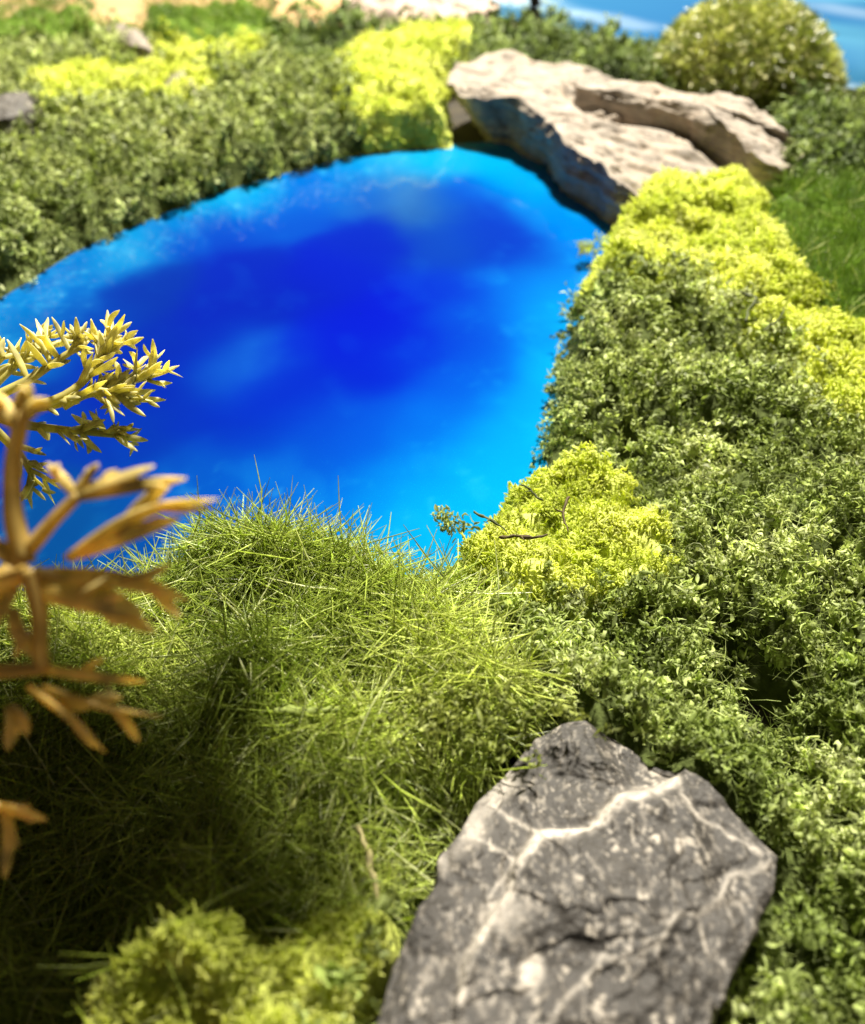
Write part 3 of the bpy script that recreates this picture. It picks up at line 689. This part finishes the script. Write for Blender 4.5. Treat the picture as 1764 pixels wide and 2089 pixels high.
lowtop = [(340,270,1.75),(395,215,1.75),(500,178,1.9),(600,182,1.9),(660,212,1.9),(850,238,1.8),(930,290,1.5),(1050,330,1.2),(1200,400,1.0),(1330,520,.9),(1430,660,.7),(1390,720,.5),(1200,740,.5),(1040,710,.8),(985,655,1.25),(905,600,1.5),(865,548,1.6),(740,475,1.75),(700,402,1.75),(640,372,1.8),(560,322,1.8),(460,330,1.7),(400,330,1.6)]
p3 = [P(700 + x * .603, y * .603, z) for x, y, z in lowtop]
bc = P(700 + 800 * .603, 390 * .603, 1.7)
root = empty('rock', bc * [1, 1, 0])
tag(root, 'long beige layered rock lying across the far right rim of the pond', 'rock')
o0 = bc * [1, 1, 0]
V, F, c = stone(p3, bc, 340, 90, -.3, -.1, .15, 1.1, beige_detail, beige_colour, 3, 1, 40, .10, .10)
obj('lower_slab', mesh_of('lower_slab', V - o0, F, c), M['beige_rock'], root)
uptop = [(760,285,2.05),(850,240,2.15),(900,272,2.15),(1050,282,2.2),(1180,322,2.2),(1290,304,2.4),(1370,345,2.3),(1440,408,2.1),(1520,478,1.8),(1568,505,1.5),(1545,550,1.4),(1480,575,1.5),(1400,545,1.6),(1350,480,1.8),(1280,436,1.9),(1210,425,1.9),(1150,390,1.95),(1040,364,1.95),(950,338,2.0),(860,315,2.0)]
p3 = [P(700 + x * .603, y * .603, z) for x, y, z in uptop]
GROOVE[0] = 0.0
uc = P(700 + 1200 * .603, 365 * .603, 2.2)
V, F, c = stone(p3, uc, 300, 70, .45, -.55, .10, 1.3, beige_detail, beige_colour, 8, 1, 30, .12, .04)
obj('upper_slab', mesh_of('upper_slab', V - o0, F, c), M['beige_rock'], root)

def plain_colour(base, vary=.5, seed=0):
    def f(V, top): return np.array(base) * (1 - vary / 2 + vary * fbm(V * 1.8, 4, seed))[:, None]
    return f
def small_stone(px, z, cz, colour, label, seed, foot=-.4, rough=.12, mat='grey_rock', bulge=.25):
    p = [P(x, y, zz) for x, y, zz in [(q[0], q[1], q[2] if len(q) > 2 else z) for q in px]]
    c0 = np.mean(p, 0); c0[2] = cz
    V, F, c = stone(p, c0, 120, 36, foot, .1, rough, 1.3, None, colour, seed, 1, 16, bulge, .1)
    o0 = c0 * [1, 1, 0]
    tag(obj('stone', mesh_of('stone', V - o0, F, c), M[mat], loc=o0), label, 'stone')
small_stone([(-60,215),(0,200),(40,190),(75,193),(70,215),(40,235),(0,245),(-60,250)], 1.7, 1.8, plain_colour((.075, .068, .058), 1.2, 2), 'dark jagged grey stone at the left edge beside the lime lichen', 21)
small_stone([(330,165),(350,148),(375,143),(400,150),(412,175),(395,195),(350,190)], 1.1, 1.15, plain_colour((.20, .19, .12), .5, 4), 'round grey pebble half buried between lime lichen clumps', 22)
small_stone([(212,55),(240,48),(270,55),(300,75),(312,100),(280,100),(240,82),(215,70)], 1.5, 1.6, plain_colour((.22, .19, .15), .7, 6), 'flat greyish stone between the two turf blocks at the back', 23)
small_stone([(700,0,1.4),(760,-50,1.8),(850,-70,2.0),(960,-50,1.8),(1010,5,1.4),(995,35,.9),(930,50,.7),(860,56,.7),(780,48,.8),(715,28,1.0)], 1.5, 1.5, plain_colour((.42, .32, .26), 1.3, 7), 'large pale pinkish stone at the top edge behind the moss', 24, rough=.6, mat='beige_rock', bulge=.4)

# ------------------------------------------------------------------ gold flecked bush
def bush():
    c = P(1500, 200, 0.0); R = 4.3; Hh = 4.3
    root = empty('bush', c); tag(root, 'rounded gold green tinsel bush behind the beige rock', 'bush')
    n = 11000
    u = rng.random(n) ** .85; ph = rng.uniform(0, 6.283, n); th = np.arccos(1 - u * 1.0)
    d = np.stack([np.sin(th) * np.cos(ph), np.sin(th) * np.sin(ph), np.cos(th)], 1)
    lum = 1 + (fbm(d * 2.5, 3, 6) - .5) * .10
    pos = d * np.array([R, R, Hh]) * (lum * rng.uniform(.94, 1.0, n))[:, None] - np.array([0, 0, .4])
    down = np.stack([d[:, 0], d[:, 1], np.zeros(n) - .35], 1)
    A = align_up(d + 1e-6) @ euler_mats(rng.uniform(0, 6.28, n), rng.normal(.55, .35, n), rng.uniform(0, 6.28, n))
    pr = [curled_leaf(r, (0, 0, 0), np.array([1, 0, 0.0]), .38, .065, r.uniform(-.6, .6), r.uniform(-.6, .6), 2) for _ in range(8)]
    C = mixcol([(.15, .19, .035), (.28, .32, .07), (.48, .50, .15)], n, pos, 1.0, 61, .3)
    C = np.where((rng.random(n) < .10)[:, None], np.array([.95, .92, .55]), C)  # pale gold flecks, with glints painted into the leaf colour
    v, f, cc = scatter(pr, pos, A, rng.uniform(.6, 1.3, n), C)
    tag(obj('bush_leaves', mesh_of('bush_leaves', v, f, cc), M['bush'], root), kind='stuff')
    a, b = np.meshgrid(np.linspace(0, 2 * math.pi, 49)[:-1], np.linspace(0, math.pi / 2, 20)); sh = a.shape
    dd = np.stack([np.sin(b) * np.cos(a), np.sin(b) * np.sin(a), np.cos(b)], -1).reshape(-1, 3)
    vv = dd * np.array([R, R, Hh]) * (.92 + (fbm(dd * 2.5, 3, 6) - .5) * .2)[:, None] - np.array([0, 0, .4])
    ii = np.arange(len(vv)).reshape(sh); jj = np.roll(ii, -1, 1)
    ff = np.stack([ii[:-1], ii[1:], jj[1:], jj[:-1]], -1).reshape(-1, 4)
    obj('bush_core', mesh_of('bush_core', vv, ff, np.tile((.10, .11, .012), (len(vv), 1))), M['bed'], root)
bush()

# ------------------------------------------------------------------ blue painted panel at the back
def panel():
    a = P(1650, 163, .6); b = P(1764, 186, .6); e = (b - a); e /= np.linalg.norm(e); nrm = np.array([-e[1], e[0], 0])
    q0 = a - e * 27; q1 = a + e * 45; q2 = q1 + nrm * 75; q3 = q0 + nrm * 75
    root = empty('painted_panel', a * [1, 1, 0]); tag(root, 'glossy blue painted river panel with white streaks in the top right corner', 'panel')
    o0 = a * [1, 1, 0]
    st = 70; u, w = np.meshgrid(np.linspace(0, 1, 2 * st), np.linspace(0, 1, 2 * st)); sh = u.shape; u, w = u.ravel(), w.ravel()
    V = q0 + u[:, None] * (q1 - q0) + w[:, None] * (q3 - q0); V[:, 2] = .6
    t = fbm(np.stack([u * 5, w * 16, u * 0], 1) + 3, 5, 5); t2 = fbm(np.stack([u * 9, w * 22, u * 0], 1), 4, 15)
    c = np.array([.02, .11, .22])[None] * np.ones((len(u), 1))
    m = sstep(.35, .6, t)[:, None]; c = c * (1 - m) + np.array([.06, .21, .33]) * m
    m = sstep(.55, .72, t2)[:, None] * .7; c = c * (1 - m) + np.array([.34, .45, .52]) * m
    m = sstep(.15, .62, u)[:, None] * .62; c = c * (1 - m)
    m = sstep(.5, .7, fbm(np.stack([u * 4, w * 7, u * 0], 1) + 20, 3, 8))[:, None] * .6; c = c * (1 - m) + np.array([.012, .07, .19]) * m
    ii = np.arange(len(u)).reshape(sh); F = np.stack([ii[:-1, :-1], ii[:-1, 1:], ii[1:, 1:], ii[1:, :-1]], -1).reshape(-1, 4)
    obj('painted_face', mesh_of('painted_face', V - o0, F, c), M['resin'], root)
    P2 = [tuple((p - o0)[:2]) for p in (q0, q1, q2, q3)]
    obj('white_rim', box_mesh('white_rim', P2, .25, .594), M['white_edge'], root)
    P3 = [tuple((p - o0)[:2]) for p in (q0 + nrm * .3, q1 + nrm * .3, q2, q3)]
    obj('board_side', box_mesh('board_side', P3, -1.58, .246), M['panel_side'], root)
panel()

# ------------------------------------------------------------------ yellow plastic plants
def loft(pts, wid, thick, side_hint=None, sides=8, groove=.25, n=14):
    pts = np.asarray(pts, float); L = np.r_[0, np.cumsum(np.linalg.norm(np.diff(pts, axis=0), axis=1))]; t = np.linspace(0, L[-1], n)
    if len(pts) > 2:
        q = np.stack([np.interp(t, L, pts[:, i]) for i in range(3)], 1)
        for _ in range(3): q[1:-1] = (q[:-2] + q[2:] + 2 * q[1:-1]) / 4
    else: q = pts[0] + (pts[1] - pts[0]) * (t / L[-1])[:, None]
    tg = np.gradient(q, axis=0); V = []
    up = np.array([0, 0, 1.0]) if side_hint is None else np.asarray(side_hint, float)
    for i in range(n):
        d, s, u = frame_from(tg[i], up)
        w = np.interp(i / (n - 1), np.linspace(0, 1, len(wid)), wid); h = np.interp(i / (n - 1), np.linspace(0, 1, len(thick)), thick)
        for k in range(sides):
            a = 2 * math.pi * k / sides
            g = 1 - groove * (1 if k == sides // 4 else 0)
            V.append(q[i] + s * math.cos(a) * w + u * math.sin(a) * h * g)
    F = [(i * sides + k, i * sides + (k + 1) % sides, (i + 1) * sides + (k + 1) % sides, (i + 1) * sides + k) for i in range(n - 1) for k in range(sides)]
    e = (n - 1) * sides
    F += [(0, 3, 2, 1), (0, 5, 4, 3), (0, 7, 6, 5), (e, e + 1, e + 2, e + 3), (e, e + 3, e + 4, e + 5), (e, e + 5, e + 6, e + 7)]
    return np.array(V), np.array(F)
def plant(name, label, base, stems, leaves, leafcol, stemcol, lw):
    root = empty(name, base); tag(root, label, 'plant'); base = np.asarray(base, float)
    for pts, r0, r1 in stems:
        v, f = loft(pts, [r0, r1], [r0, r1], sides=8, groove=0, n=16)
        c = np.array(stemcol) * (.75 + .5 * fbm(v * 4, 3, 3))[:, None]
        obj('stem', mesh_of('stem', v - base, f, c), M['plant'], root)
    for pts, w, *nn in leaves:
        nn = nn[0] if nn else 14
        pts = np.asarray(pts, float); L = np.linalg.norm(pts[-1] - pts[0])
        w = w * rng.uniform(.85, 1.15)
        h = rng.normal(0, 1, 3); h += (CAM - pts[0]) / np.linalg.norm(CAM - pts[0]) * 1.6
        v, f = loft(pts, [w * .7, w * .9, w, w * .95, w * .75, w * .16], [w * .4, w * .5, w * .48, w * .4, w * .25, w * .06], h, n=nn)
        t = np.repeat(np.linspace(0, 1, nn), 8)[:, None]
        c = np.array(leafcol[0]) * (1 - t) + np.array(leafcol[1]) * t
        c = c * (.25 + 1.5 * fbm(v * 5 + 5, 3, 6))[:, None] * rng.uniform(.85, 1.15)
        obj('leaf', mesh_of('leaf', v - base, f, c), M['plant'], root)
    return root
def zp(x, y): return (x * .3637, 525 + y * .3637)
def br(zpts, d0, d1):
    n = len(zpts); return [PD(*zp(x, y), d0 + (d1 - d0) * i / (n - 1)) for i, (x, y) in enumerate(zpts)]
A0 = PD(-140, 1150, 15.0); A0[2] = 0.2
core = PD(-60, 830, 14.6)
stemsA = [([A0, PD(-120, 950, 14.8), core], .22, .16)]
leavesA = []
branches = [  # zoomed photo points of each spray, depth range, explicit leaf tips
 ([(-160, 840), (20, 760), (180, 680), (330, 570), (480, 480)], 14.4, 15.2, [(110,375),(200,345),(290,335),(425,335),(455,390),(40,460),(350,380),(500,470),(150,470),(240,410)]),
 ([(-160, 840), (120, 850), (340, 800), (450, 720), (560, 600), (620, 480)], 14.4, 15.4, [(700,320),(510,345),(602,295),(655,375),(765,425),(805,450),(590,450),(560,420),(700,470),(480,400),(420,520),(520,540),(660,560)]),
 ([(-160, 840), (120, 850), (350, 830), (500, 740), (680, 710), (850, 670)], 14.5, 15.6, [(1005,608),(855,458),(883,545),(908,585),(965,705),(770,500),(690,570),(640,640),(740,620),(820,600),(560,640)]),
 ([(350, 830), (480, 760), (640, 760), (720, 800)], 14.7, 15.3, [(818,893),(700,890),(930,800),(872,745),(800,740),(600,690),(760,660),(560,850)]),
 ([(-160, 840), (80, 930), (250, 960), (400, 970), (560, 990), (660, 1000)], 14.6, 15.5, [(830,1028),(592,910),(470,1070),(570,1095),(772,1088),(730,950),(785,965),(400,880),(500,860)]),
 ([(-160, 840), (60, 1050), (150, 1150), (200, 1280)], 14.8, 15.4, [(310,1390),(120,1370),(340,1300),(270,1210),(180,1410),(260,1110)]),
 ([(-160, 840), (-60, 640), (0, 560)], 14.4, 14.8, [(30,480),(-60,420),(90,500),(-120,500),(60,600),(10,640)]),
 ([(-160, 840), (40, 640), (150, 560), (260, 480)], 14.8, 15.8, [(330,400),(260,360),(190,420),(330,470),(120,450),(420,470)]),
]
for zpts, d0, d1, tips in branches:
    pts = br(zpts, d0, d1); stemsA.append((pts, .10, .05))
    zarr = np.array(zpts, float); dense = []
    for i in range(len(zarr) - 1):
        for t in np.linspace(0, 1, 8): dense.append((zarr[i] * (1 - t) + zarr[i + 1] * t, (i + t) / (len(zarr) - 1)))
    dz = np.array([q[0] for q in dense]); dt = np.array([q[1] for q in dense])
    def finger(z0, z1, dp0, w):
        b3 = PD(*zp(*z0), dp0); t3 = PD(*zp(*z1), dp0 + rng.uniform(-.5, .4))
        leavesA.append(([b3, (b3 + t3) / 2 + rng.normal(0, .03, 3), t3], w))
    for tp in tips:
        tp = np.array(tp, float); dist = np.linalg.norm(dz - tp, axis=1)
        cand = np.argmin(np.abs(dist - rng.uniform(140, 220)) + np.where(dt < .15, 60, 0))
        if dist[cand] > 260: cand = np.argmin(dist)
        dpt = d0 + (d1 - d0) * dt[cand]; b = dz[cand]
        finger(b, tp, dpt, .060)
        ax = (tp - b); ln = np.linalg.norm(ax) + 1e-6; ax = ax / ln; sd = np.array([-ax[1], ax[0]])
        for sg in (-1, 1):                # side fingers fork off each tip
            if rng.random() < .2: continue
            t = rng.uniform(.3, .6); p0 = b + ax * ln * t; a = rng.uniform(.45, .8)
            finger(p0, p0 + (ax * math.cos(a) + sd * sg * math.sin(a)) * ln * rng.uniform(.35, .6), dpt, .046)
    for _ in range(len(tips)):            # shorter fingers along the spray itself
        j = rng.integers(int(len(dz) * .3), len(dz)); dpt = d0 + (d1 - d0) * dt[j]
        dirz = dz[min(j + 1, len(dz) - 1)] - dz[max(j - 1, 0)]; dirz /= np.linalg.norm(dirz) + 1e-6
        a = rng.choice([-1, 1]) * rng.uniform(.4, .9); rot = np.array([[math.cos(a), -math.sin(a)], [math.sin(a), math.cos(a)]])
        finger(dz[j], dz[j] + rot @ dirz * rng.uniform(80, 130), dpt, .048)
plant('artificial_plant', 'spiky khaki yellow plastic plant reaching over the left of the pond', A0, stemsA, leavesA, [(.62, .57, .17), (.82, .77, .42)], (.56, .51, .16), .1)

DB = 8.1
def b9(pts, d=DB): return [PD(x, y, dd if (dd := (q[2] if len(q) > 2 else d)) else d) for q in pts for x, y in [q[:2]]]
B0 = PD(-330, 1500, 8.8); B0[2] = 0.4
stemsB = [([B0, PD(-150, 1330, 8.9), PD(-20, 1200, 9.0), PD(50, 1150, 9.1)], .17, .14),
          (b9([(50,1150),(25,1050),(25,940),(48,840)]), .11, .07),
          (b9([(60,1120),(110,1060),(160,1010)]), .075, .055),
          (b9([(60,1160),(82,1250),(80,1340),(92,1366)]), .10, .07),
          (b9([(-90,1600,8.4),(-30,1640,8.3),(10,1650,8.3)]), .06, .05),
          (b9([(-120,1420),(-20,1370),(90,1365)]), .08, .06)]
def fork(p, w):                            # a tapering twig that splits into short tines
    p = np.array(b9(p)); L = np.linalg.norm(p[-1] - p[0]); out = [(p, w * .68)]
    d = p[-1] - p[0]
    for t, sgn in ((.4, 1), (.62, -1)):
        i = min(int(t * (len(p) - 1)), len(p) - 2); f = t * (len(p) - 1) - i; b = p[i] + (p[i + 1] - p[i]) * f
        e = d / L + sgn * np.cross(d / L, FWD) * rng.uniform(.3, .7) + rng.normal(0, .2, 3); e /= np.linalg.norm(e)
        ln = L * rng.uniform(.22, .38); out.append(([b, b + e * ln * .5 + rng.normal(0, .02, 3), b + e * ln], w * .45))
    return out
leavesB = [q for p, w in [
   ([(150,1010),(220,985),(315,950)], .12), ([(150,1015),(250,995),(380,976)], .10), ([(150,1005),(120,970),(95,945)], .09), ([(150,1010),(180,970),(200,945)], .08),
   ([(140,1140),(240,1070),(330,1030),(445,1018)], .17), ([(160,1130),(260,1090),(370,1055)], .11),
   ([(90,1170),(230,1180),(320,1200),(385,1225)], .15), ([(80,1200),(180,1215),(290,1250)], .20), ([(110,1215),(220,1250),(330,1268)], .12), ([(20,1180),(80,1170),(140,1185)], .13),
   ([(25,1240),(35,1290),(75,1345)], .12), ([(90,1365),(180,1380),(300,1390)], .10), ([(60,1400),(130,1450),(215,1535)], .12), ([(90,1400),(200,1440),(330,1462)], .11),
   ([(20,1440),(28,1480),(15,1530)], .10), ([(20,1440),(45,1460),(55,1500)], .09), ([(0,1645),(40,1655),(95,1672)], .11), ([(48,850),(45,820),(60,780)], .13), ([(45,860),(70,830),(100,815)], .12), ([(35,870),(10,840),(-10,800)], .13),
   ([(40,1150),(0,1120),(-60,1100)], .18), ([(40,1180),(-20,1200),(-90,1230)], .18), ([(30,1200),(-10,1260),(-40,1330)], .14), ([(10,1650),(20,1700),(10,1790)], .08), ([(-20,1370),(-60,1330),(-110,1300)], .12), ([(-20,1640),(-60,1600),(-120,1580)], .12)] for q in fork(p, w)]
LAMP = np.array([lx, ly, lz])
nb = 0; crown = []  # crown: centres of the added shading leaves
for i in range(12000):                      # unseen leaves added along the lamp's rays to shade the lower left
    g = P(rng.uniform(-500, 760), rng.uniform(1400, 2250), .8); gq = proj(g[None])[0]
    edge_y = np.interp(gq[0], [0, 300, 520, 700], [1460, 1550, 1710, 1980])
    if rng.random() > sstep(860, 300, gq[0]) * sstep(edge_y - 90, edge_y + 260, gq[1]): continue
    ok = False
    for hgt in rng.permutation(np.linspace(3.0, 13.5, 18)):
        a0 = g + (LAMP - g) * ((hgt - g[2]) / (LAMP[2] - g[2])); q = proj(a0[None])[0]
        if q[0] < -130 or q[1] < -170: ok = True; break
    if not ok: continue
    d = rng.normal(0, 1, 3); d[2] = d[2] * .5; d /= np.linalg.norm(d)
    pts = np.array([a0 - d * .6, a0, a0 + d * .7]); q = proj(pts)
    if not ((q[:, 0] < -30) | (q[:, 1] < -30)).all(): continue
    nb += 1; crown.append(a0)
    leavesB.append((pts, .28, 6))
    if nb > 760: break
crown = np.array(crown)
shade_arch = np.array([[-9.5, 5.5, 3.5], [-10.0, 7.0, 7.5], [-8.5, 9.5, 11.3], [-5.5, 12.0, 12.8], [-2.5, 13.5, 12.9]])  # added stem tying the unseen shading leaves to the plant
stemsB.append((np.vstack([B0, shade_arch]), .2, .08))
for a0 in crown[::7]:
    j = np.argmin(np.linalg.norm(shade_arch - a0, axis=1)); stemsB.append(([shade_arch[j], (shade_arch[j] + a0) / 2 + np.array([-.2, -.3, .3]), a0], .07, .04))
plant('artificial_plant', 'blurred amber plastic plant close to the camera at the left edge', B0, stemsB, leavesB, [(.80, .62, .17), (.92, .78, .33)], (.68, .49, .14), .15)

# ------------------------------------------------------------------ loose bits
def twig(px, z, rad, colr, label, grp=None, name='twig', cat='twig'):
    pts = [P(x, y, z) for x, y in px]; c0 = pts[0] * [1, 1, 1]
    rad = rad * .75
    v, f = loft(pts, [rad, rad * 1.1, rad * .5], [rad, rad, rad * .5], n=16, groove=0)
    v = v + np.stack([fbm(v * 3, 2, 4 + k) - .5 for k in range(3)], 1) * .16 + (fbm(v * 14, 2, 9) - .5)[:, None] * rad * 1.6
    if cat == 'twig':                      # a short side spur
        m = v[56:64].mean(0); e = np.cross(pts[-1] - pts[0], [0, 0, 1.0]); e = e / np.linalg.norm(e) * .18 + np.array([0, 0, .08])
        v2, f2 = loft([m, m + e * .6 + rng.normal(0, .02, 3), m + e], [rad * .7, rad * .25], [rad * .7, rad * .25], n=8, groove=0)
        f = np.concatenate([f, f2 + len(v)]); v = np.concatenate([v, v2])
    tag(obj(name, mesh_of(name, v - c0, f, np.array(colr) * (.6 + .8 * fbm(v * 9, 2, 3))[:, None]), M['twig'], loc=c0), label, cat)
dk = (.07, .05, .015); gr = (.06, .075, .02)
twig([(1020,1098),(1045,1085),(1080,1098),(1115,1090)], 1.62, .045, dk, 'short dark brown twig lying on the lime clump at the pond tip')
twig([(965,1045),(1000,1062),(1035,1085)], 1.6, .03, gr, 'thin olive twig on the lime clump nearest the water')
twig([(1060,985),(1090,1010),(1110,1020)], 1.55, .03, gr, 'small olive twig on top of the lime clump at the pond tip')
twig([(1160,1020),(1148,1050),(1152,1085)], 1.65, .035, dk, 'upright dark twig on the right half of the lime clump')
twig([(1520,655),(1530,625),(1545,610),(1505,590)], 1.65, .05, gr, 'forked dark green twig on the lime drift')
twig([(1560,675),(1585,660),(1600,640),(1590,610)], 1.6, .03, gr, 'curved thin dark twig at the right of the forked twig')
straw = (.40, .36, .16)
twig([(735,1690),(752,1740),(755,1800),(775,1860)], 1.75, .05, straw, 'pale dry straw standing in the grass left of the grey stone', name='straw', cat='straw')
twig([(600,1650),(625,1590),(635,1560)], 1.7, .05, (.32, .34, .10), 'wide dry blade bent in the shaded grass', name='straw', cat='straw')
twig([(560,1455),(640,1450),(690,1448)], 1.9, .08, (.24, .30, .07), 'broad flat green blade lying across the grass', name='straw', cat='straw')

# curls of olive moss spilling onto the grass beside the grey stone, and sprigs over the water
def tuft(px, py, z, n, spread, label, kind):
    c0 = P(px, py, z); pos = rng.normal(0, 1, (n, 3)) * np.array(spread); pos[:, 2] = np.abs(pos[:, 2])
    A = euler_mats(rng.uniform(0, 6.28, n), rng.normal(0, .6, n), rng.normal(0, .6, n))
    cols = [(.20, .24, .05), (.30, .34, .09)] if kind == 'moss' else [(.5, .58, .08), (.66, .7, .1)]
    v, f, c = scatter(SPR if kind == 'moss' else FRO, pos, A, rng.uniform(.8, 1.3, n), mixcol(cols, n, pos + c0, 2, 5))
    tag(obj('moss_tuft', mesh_of('moss_tuft', v, f, c), M['dark_moss' if kind == 'moss' else 'lime_moss'], loc=c0), label, 'moss')
tuft(900, 1480, 1.85, 80, (.75, .22, .10), 'curly light moss tuft strewn on the grass above the grey stone', 'moss')
tuft(915, 1082, .75, 16, (.15, .12, .16), 'little moss sprig sticking out over the water at the pond tip', 'moss')
tuft(1200, 512, .4, 14, (.22, .2, .12), 'lime lichen sprig poking over the right rim of the pond', 'lime')

# tiny model tree on the blue panel
def tiny_tree():
    c = P(1082, 46, .62); root = empty('model_tree', c); tag(root, 'tiny dark model tree standing on the blue panel at the top edge', 'tree')
    v, f = loft([(0, 0, 0), (.25, 0, .8), (-.15, 0, 1.6), (.2, 0, 2.6)], [.95, .4, .28, .3, .2, .12], [.7, .35, .26, .25, .2, .1], n=18, groove=0)
    obj('trunk', mesh_of('trunk', v, f, np.tile((.03, .022, .015), (len(v), 1))), M['twig'], root)
    n = 260; pos = rng.normal(0, 1, (n, 3)) * np.array([1.3, .8, .35]) + np.array([0, 0, 2.1])
    v, f, cc = scatter(SPR_F, pos, euler_mats(rng.uniform(0, 6, n), rng.normal(0, .6, n), rng.normal(0, .6, n)), rng.uniform(1, 1.8, n), np.tile((.05, .05, .03), (n, 1)))
    tag(obj('crown', mesh_of('crown', v, f, cc), M['dark_moss'], root), kind='stuff')
tiny_tree()
